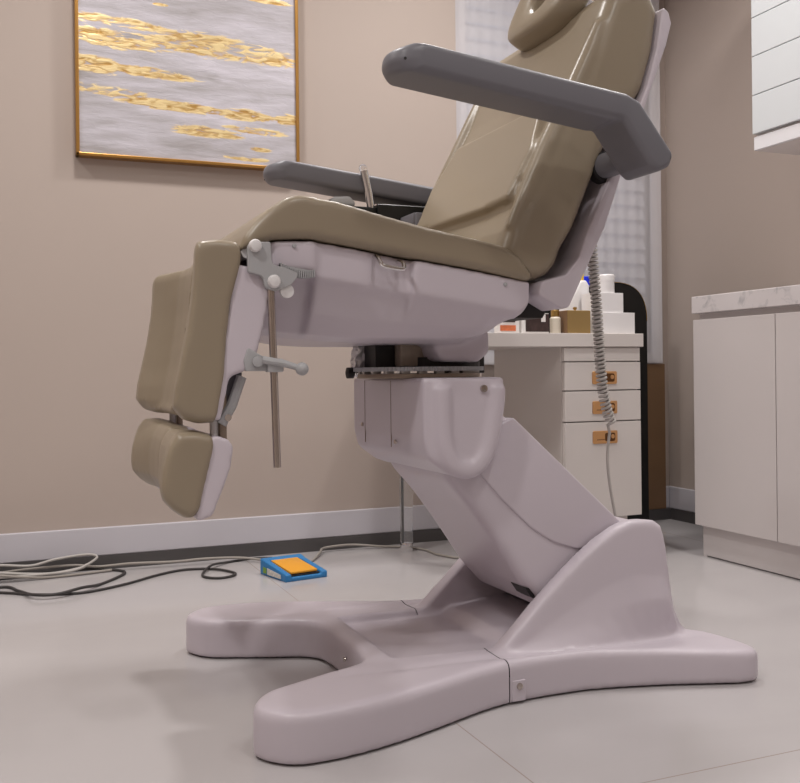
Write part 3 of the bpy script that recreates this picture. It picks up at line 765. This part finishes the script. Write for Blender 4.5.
def leg(s):
    sh = 0 if s < 0 else .006
    y0, y1 = (YC+s*.282, YC+s*.028) if s < 0 else (YC+.285, YC+.030)
    lg = organic('calf_pad', dished([(x, z-(.008 if s > 0 and z > .78 else 0)) for x, z in calf_o], calf_i, y0, y1, shift=sh), M['vinyl'], ch, .005, 4)
    bm = bmesh.new(); add_prism(bm, fillet([(x+sh, z) for x, z in cs], .008), min(y0-s*.006, y1+s*.01), max(y0-s*.006, y1+s*.01), bev=.01)
    organic('calf_shell', bm, M['plastic'], ch, .005, 4)
    organic('foot_pad', dished(foot_o, foot_i, y0, y1, shift=sh+(.008 if s > 0 else 0)), M['vinyl'], ch, .005, 4)
    bm = bmesh.new(); add_prism(bm, fillet([(x+sh, z) for x, z in fs], .01), min(y0-s*.006, y1+s*.01), max(y0-s*.006, y1+s*.01), bev=.012)
    organic('foot_shell', bm, M['plastic'], ch, .005, 4)
    ym = y0-s*.035
    P_('foot_link', box(.330+sh, .342+sh, min(ym, ym-s*.02), max(ym, ym-s*.02), .505, .60, .002), 'brownmetal')
    P_('foot_pivot', lathe([(.007, .515), (.007, .555)], (.322+sh, ym-s*.01, 0), n=14), 'white')
    bm = bmesh.new(); add_tube(bm, [(.332+sh, ym, .545), (.350+sh, ym, .575), (.368+sh, ym, .625)], .009, 8)
    lv = P_('angle_lever', bm, 'bracket')
    bm = bmesh.new(); add_prism(bm, fillet([(.322+sh, .548), (.345+sh, .54), (.372+sh, .63), (.362+sh, .65), (.345+sh, .64)], .006), min(ym-s*.012, ym-s*.018), max(ym-s*.012, ym-s*.018), bev=.001)
    bmobj('lever_plate', bm, M['grey'], lv)
    bmobj('lever_bolt', lathe([(.006, ym+s*.011-YC), (.006, ym-s*.02-YC)], (.342+sh, YC, .556), 'y', 12), M['chrome'], lv)
    # hinge bracket, rod and clamp
    yb = YC+s*.287
    pl = [(.372, .850), (.411, .852), (.413, .813), (.434, .810), (.462, .799), (.446, .780), (.420, .769), (.401, .773), (.397, .794), (.372, .800)]
    bm = bmesh.new(); add_prism(bm, fillet(pl, [.012, .004, .012, .004, .008, .012, .012, .012, .01, .004]), min(yb, yb-s*.01), max(yb, yb-s*.01), bev=.001, seg=1)
    br = P_('hinge_bracket', bm, 'bracket')
    for x, z, r in ((.384, .844, .011), (.416, .785, .0115)):
        bmobj('pivot_button', lathe([(r, 0), (r, s*.004), (r*.8, s*.008), (r*.3, s*.0095)], (x, yb, z), 'y', 20), M['white'], br)
    bmobj('pivot_button', lathe([(.012, 0), (.012, -s*.008)], (.440, yb-s*.004, .770), 'y', 20), M['white'], br)
    bm = bmesh.new()
    for i in range(16):
        u = i/15; a = math.radians(250+52*u)
        x, z = .430+.058*u, .814-.006*math.sin(u*math.pi)-.010*u
        add_box(bm, x, x+.0022, min(yb-s*.006, yb-s*.02), max(yb-s*.006, yb-s*.02), z-.009, z+.004)
    add_prism(bm, [(.43, .806), (.43, .815), (.49, .806), (.49, .797)], min(yb-s*.009, yb-s*.02), max(yb-s*.009, yb-s*.02))
    bmobj('tooth_segment', bm, M['bracket'], br, smooth=False)
    yr = yb-s*.012
    rd = P_('adjuster_rod', tube([(.413, yr, .79), (.4175, yr, .63), (.4215, yr, .470)], .0066, 12), 'steel')
    bm = bmesh.new(); add_box(bm, .404, .432, yr-.012, yr+.012, .632, .655, .003); bmobj('clamp_block', bm, M['bracket'], rd)
    bm = bmesh.new(); add_prism(bm, fillet([(.365, .652), (.372, .674), (.396, .660), (.41, .65), (.404, .634), (.368, .634)], .004), yr-.004, yr+.006, bev=.001)
    bmobj('clamp_plate', bm, M['bracket'], rd)
    bmobj('clamp_bolt', lathe([(.009, 0), (.009, s*.006), (.004, s*.007)], (.387, yr+s*.006, .650), 'y', 16), M['bracket'], rd)
    bmobj('clamp_handle', tube([(.395, yr+s*.008, .653), (.43, yr+s*.014, .647), (.452, yr+s*.018, .640)], [.007, .0065, .0055], 10), M['bracket'], rd)
    bmobj('handle_ball', ball((.461, yr+s*.020, .637), .0115), M['bracket'], rd)
leg(-1); leg(1)
P_('leg_hinge_bar', lathe([(.009, -.26), (.009, .26)], (.376, YC, .835), 'y', 16), 'white')
# ---- tray, pen holder and hand control on the far side
P_('side_tray', prism([(.842, 2.17), (.842, 2.31), (.97, 2.31), (1.01, 2.25), (1.01, 2.17)], 1.006, 1.043, axis='z', bev=.003), 'black', smooth=False)
P_('tray_bracket', box(.90, .93, YC+.24, 2.2, .985, 1.012, .003), 'grey')
P_('tray_post', box(.905, .925, YC+.235, YC+.262, .86, 1.012, .003), 'grey')
b = P_('holder_post', tube([(.832, 2.19, 1.02), (.825, 2.19, 1.07), (.812, 2.19, 1.125)], .010, 12), 'chrome')
bmobj('holder_tip', ball((.810, 2.19, 1.131), .0105), M['glass'], b)
organic('hand_control', prism(fillet([(.715, 1.036), (.79, 1.036), (.79, 1.048), (.775, 1.062), (.735, 1.058)], .006), 2.19, 2.26, bev=.006), M['bracket'], ch, .004, 3)
P_('control_shelf', box(.71, .85, 2.18, 2.29, 1.018, 1.0355, .002), 'black')
# ---- coiled control cord behind the backrest
axis = crom([(1.305, 1.95, .975), (1.312, 1.95, .90), (1.322, 1.95, .78), (1.33, 1.95, .66), (1.336, 1.95, .59), (1.346, 1.95, .54), (1.360, 1.95, .50)], 14)
L = [0]
for a, b in zip(axis, axis[1:]): L.append(L[-1]+(b-a).length)
turns = 48; seg = 14; path = [Vector((1.13, 1.95, 1.06)), Vector((1.17, 1.95, 1.045)), Vector((1.23, 1.95, 1.02)), Vector((1.28, 1.95, .995)), Vector((1.298, 1.95, .98))]
path = crom(path, 4)
for i in range(turns*seg+1):
    s_ = L[-1]*i/(turns*seg); j = 0
    while j < len(L)-2 and L[j+1] < s_: j += 1
    t = (s_-L[j])/(L[j+1]-L[j]); p = axis[j].lerp(axis[j+1], t); d = (axis[j+1]-axis[j]).normalized()
    a = Vector((0, 1, 0)).cross(d).normalized(); b = d.cross(a); ph = 2*math.pi*i/seg; r_ = .0105
    path.append(p+a*math.cos(ph)*r_+b*math.sin(ph)*r_)
path += crom([(1.357, 1.95, .485), (1.350, 1.95, .44), (1.349, 1.95, .40), (1.356, 1.95, .34), (1.372, 1.95, .26), (1.388, 1.95, .18), (1.405, 1.95, .10), (1.43, 1.95, .03), (1.47, 1.96, .004), (1.52, 1.99, .004)], 5)[1:]
P_('coiled_cord', tube(path, .0036, 6), 'cord', angle=None)

# ================================================================ foot pedal and cables
fp = thing('foot_pedal', 'blue foot switch with a yellow treadle on the floor by the wall', 'pedal', (.80, 2.93, 0))
# corners on the floor: front-left, front-right, back-right, back-left
fl_, frt, bl_ = Vector((.765, 2.775, 0)), Vector((.905, 2.80, 0)), Vector((.725, 2.93, 0))
ux = (frt-fl_); uy = (bl_-fl_); 
def pw(a, b, z): q = fl_+ux*a+uy*b; return (q.x, q.y, z)
bm = bmesh.new()
def wedge(bm, a0, a1, b0, b1, z00, z01, z1=0.004):
    # z00 height at front, z01 height at back
    vs = [bm.verts.new(pw(a, b, z)) for a, b, z in ((a0, b0, z1), (a1, b0, z1), (a1, b1, z1), (a0, b1, z1), (a0, b0, z00), (a1, b0, z00), (a1, b1, z01), (a0, b1, z01))]
    for f in ((3,2,1,0),(4,5,6,7),(0,1,5,4),(1,2,6,5),(2,3,7,6),(3,0,4,7)): bm.faces.new([vs[i] for i in f])
wedge(bm, 0, 1, 0, 1, .012, .020, 0.0)
wedge(bm, 0, .14, 0, 1, .022, .050, 0.0)
wedge(bm, .86, 1, 0, 1, .020, .046, 0.0)
wedge(bm, 0, 1, .86, 1, .044, .050, 0.0)
organic('pedal_housing', bm, M['blue'], fp, .003, 2)
bm = bmesh.new(); wedge(bm, .15, .85, .06, .83, .017, .022, .010); bmobj('treadle_gap', bm, M['dark'], fp, smooth=False)
bm = bmesh.new(); wedge(bm, .18, .82, .10, .86, .026, .044, .019); bmesh.ops.bevel(bm, geom=list(bm.edges), offset=.002, segments=2, profile=.5, affect='EDGES')
bmobj('treadle', bm, M['yellow'], fp)
bm = bmesh.new()
vs = [bm.verts.new(pw(a, b, z)) for a, b, z in ((-.012, .18, .006), (-.012, .70, .006), (-.012, .70, .026), (-.012, .18, .018), (.006, .18, .006), (.006, .70, .006), (.006, .70, .026), (.006, .18, .018))]
for f in ((0,1,2,3),(4,5,6,7),(0,1,5,4),(1,2,6,5),(2,3,7,6),(3,0,4,7)): bm.faces.new([vs[i] for i in f])
bmobj('side_label', bm, M['sticker'], fp, smooth=False)
bm = bmesh.new()
vs = [bm.verts.new(pw(a, b, z)) for a, b, z in ((-.014, .74, .008), (-.014, .86, .008), (-.014, .86, .026), (-.014, .74, .024), (.006, .74, .008), (.006, .86, .008), (.006, .86, .026), (.006, .74, .024))]
for f in ((0,1,2,3),(4,5,6,7),(0,1,5,4),(1,2,6,5),(2,3,7,6),(3,0,4,7)): bm.faces.new([vs[i] for i in f])
bmobj('green_mark', bm, M['green'], fp, smooth=False)
def cable(name, pts, r, m, label):
    tag(bmobj(name, tube(crom(pts, 10), r, 8), M[m], angle=None), label, 'cable')
z1 = .0045
bmobj('cord', tube(crom([(-.40, 3.17, z1), (-.20, 3.08, z1), (-.03, 2.985, z1), (.055, 2.92, z1), (.13, 2.887, z1), (.21, 2.885, z1), (.32, 2.945, z1), (.42, 3.03, z1), (.50, 3.075, z1), (.565, 3.07, z1), (.615, 3.03, z1+.001),
    (.650, 2.965, z1), (.640, 2.925, z1), (.598, 2.905, z1), (.560, 2.93, z1), (.555, 2.985, z1), (.60, 3.07, z1+.008), (.67, 3.14, z1), (.76, 3.165, z1), (.83, 3.13, z1), (.845, 3.05, z1), (.83, 2.965, z1+.008), (.815, 2.935, .014)], 10), .004, 8), M['blackcord'], fp, angle=None)
cable('dark_cable', [(-.45, 3.10, z1), (-.22, 3.0, z1), (-.03, 3.06, z1), (.02, 2.985, z1), (.06, 2.875, z1+.008), (.12, 2.855, z1+.008), (.19, 2.90, z1+.010), (.245, 2.97, z1), (.31, 3.06, z1), (.335, 3.12, z1), (.315, 3.165, z1), (.25, 3.185, z1+.006), (.12, 3.19, z1+.007), (-.08, 3.185, z1), (-.35, 3.19, z1)], .0045, 'blackcord',
    'dark cord forming one wide loop on the floor at the left')
cable('grey_cable', [(-.45, 3.205, .016), (-.10, 3.19, .02), (.05, 3.19, .026), (.18, 3.185, .028), (.26, 3.18, .018), (.36, 3.175, .020), (.50, 3.165, .016), (.60, 3.16, .018), (.72, 3.14, .014), (.82, 3.07, z1), (.90, 3.02, z1), (.935, 3.05, z1), (.985, 3.13, .012), (1.02, 3.185, .016), (1.12, 3.19, .018), (1.22, 3.17, .008), (1.30, 3.135, z1), (1.345, 3.06, z1), (1.352, 2.96, z1), (1.39, 2.87, z1), (1.45, 2.80, z1), (1.55, 2.72, z1)], .0042, 'greycord',
    'pale grey cord running along the wall foot and past the clear desk leg')
cable('white_cable', [(-.40, 3.19, .06), (-.12, 3.17, .058), (-.02, 3.17, .048), (.06, 3.172, .040), (.13, 3.18, .052), (.22, 3.178, .060), (.255, 3.17, .052), (.23, 3.16, .034), (.18, 3.15, .018), (.08, 3.14, .016), (-.10, 3.15, .014), (-.4, 3.14, .006)], .0042, 'whitecord',
    'white cord in a raised loop against the skirting at the left edge')
cable('cable_end', [(-.42, 3.15, .03), (-.15, 3.15, .038), (-.05, 3.155, .03), (.04, 3.158, .018), (.12, 3.16, .012), (.20, 3.165, .02), (.225, 3.165, .030)], .005, 'whitecord',
    'short white cord end lying in the cable tangle at the left')
cable('grey_cable', [(-.45, 3.06, .006), (-.2, 3.10, .02), (-.06, 3.13, .026), (.02, 3.135, .016), (.10, 3.14, .006), (.2, 3.15, .0055), (.30, 3.17, .0055)], .0042, 'greycord',
    'grey cord lowest in the cable tangle along the left wall')

# ================================================================ light and camera
def lamp(x, y, z, e, r=.09, spread=150, col=(1, .965, .94)):
    d = bpy.data.lights.new('ceiling_downlight', 'AREA'); d.shape = 'DISK'; d.size = 2*r; d.energy = e; d.color = col; d.spread = math.radians(spread)
    o = bpy.data.objects.new('ceiling_downlight', d); C.objects.link(o); o.location = (x, y, z)
for x, y, e in ((-.75, .8, 20), (.75, .3, 8), (1.85, .75, 5.5), (.3, 2.45, 13), (1.4, 2.5, 12.8), (-.9, 2.4, 10), (2.05, 1.9, 12.5), (-.6, -1.1, 10), (1.3, -1.1, 9)):
    lamp(x, y, ZC-.02, e)
w = bpy.data.worlds.new('world'); bpy.context.scene.world = w; w.use_nodes = True
w.node_tree.nodes['Background'].inputs[0].default_value = (.55, .65, .85, 1); w.node_tree.nodes['Background'].inputs[1].default_value = .6

cd = bpy.data.cameras.new('camera'); cam = bpy.data.objects.new('camera', cd); C.objects.link(cam)
cd.sensor_fit = 'HORIZONTAL'; cd.sensor_width = 36; cd.lens = 36*950/800
yaw = math.radians(22.4); roll = math.atan(.0108)
cam.location = (0, 0, .63)
cam.rotation_mode = 'XYZ'
R = Matrix.Rotation(-yaw, 4, 'Z') @ Matrix.Rotation(math.pi/2, 4, 'X') @ Matrix.Rotation(-roll, 4, 'Z')
cam.rotation_euler = R.to_euler()
cd.shift_y = (372.0-391.5)/800
cd.clip_start = .01
s = bpy.context.scene; s.camera = cam
s.view_settings.view_transform = 'Standard'; s.view_settings.look = 'None'; s.view_settings.gamma = 1
s.view_settings.use_curve_mapping = False; s.view_settings.exposure = -0.08
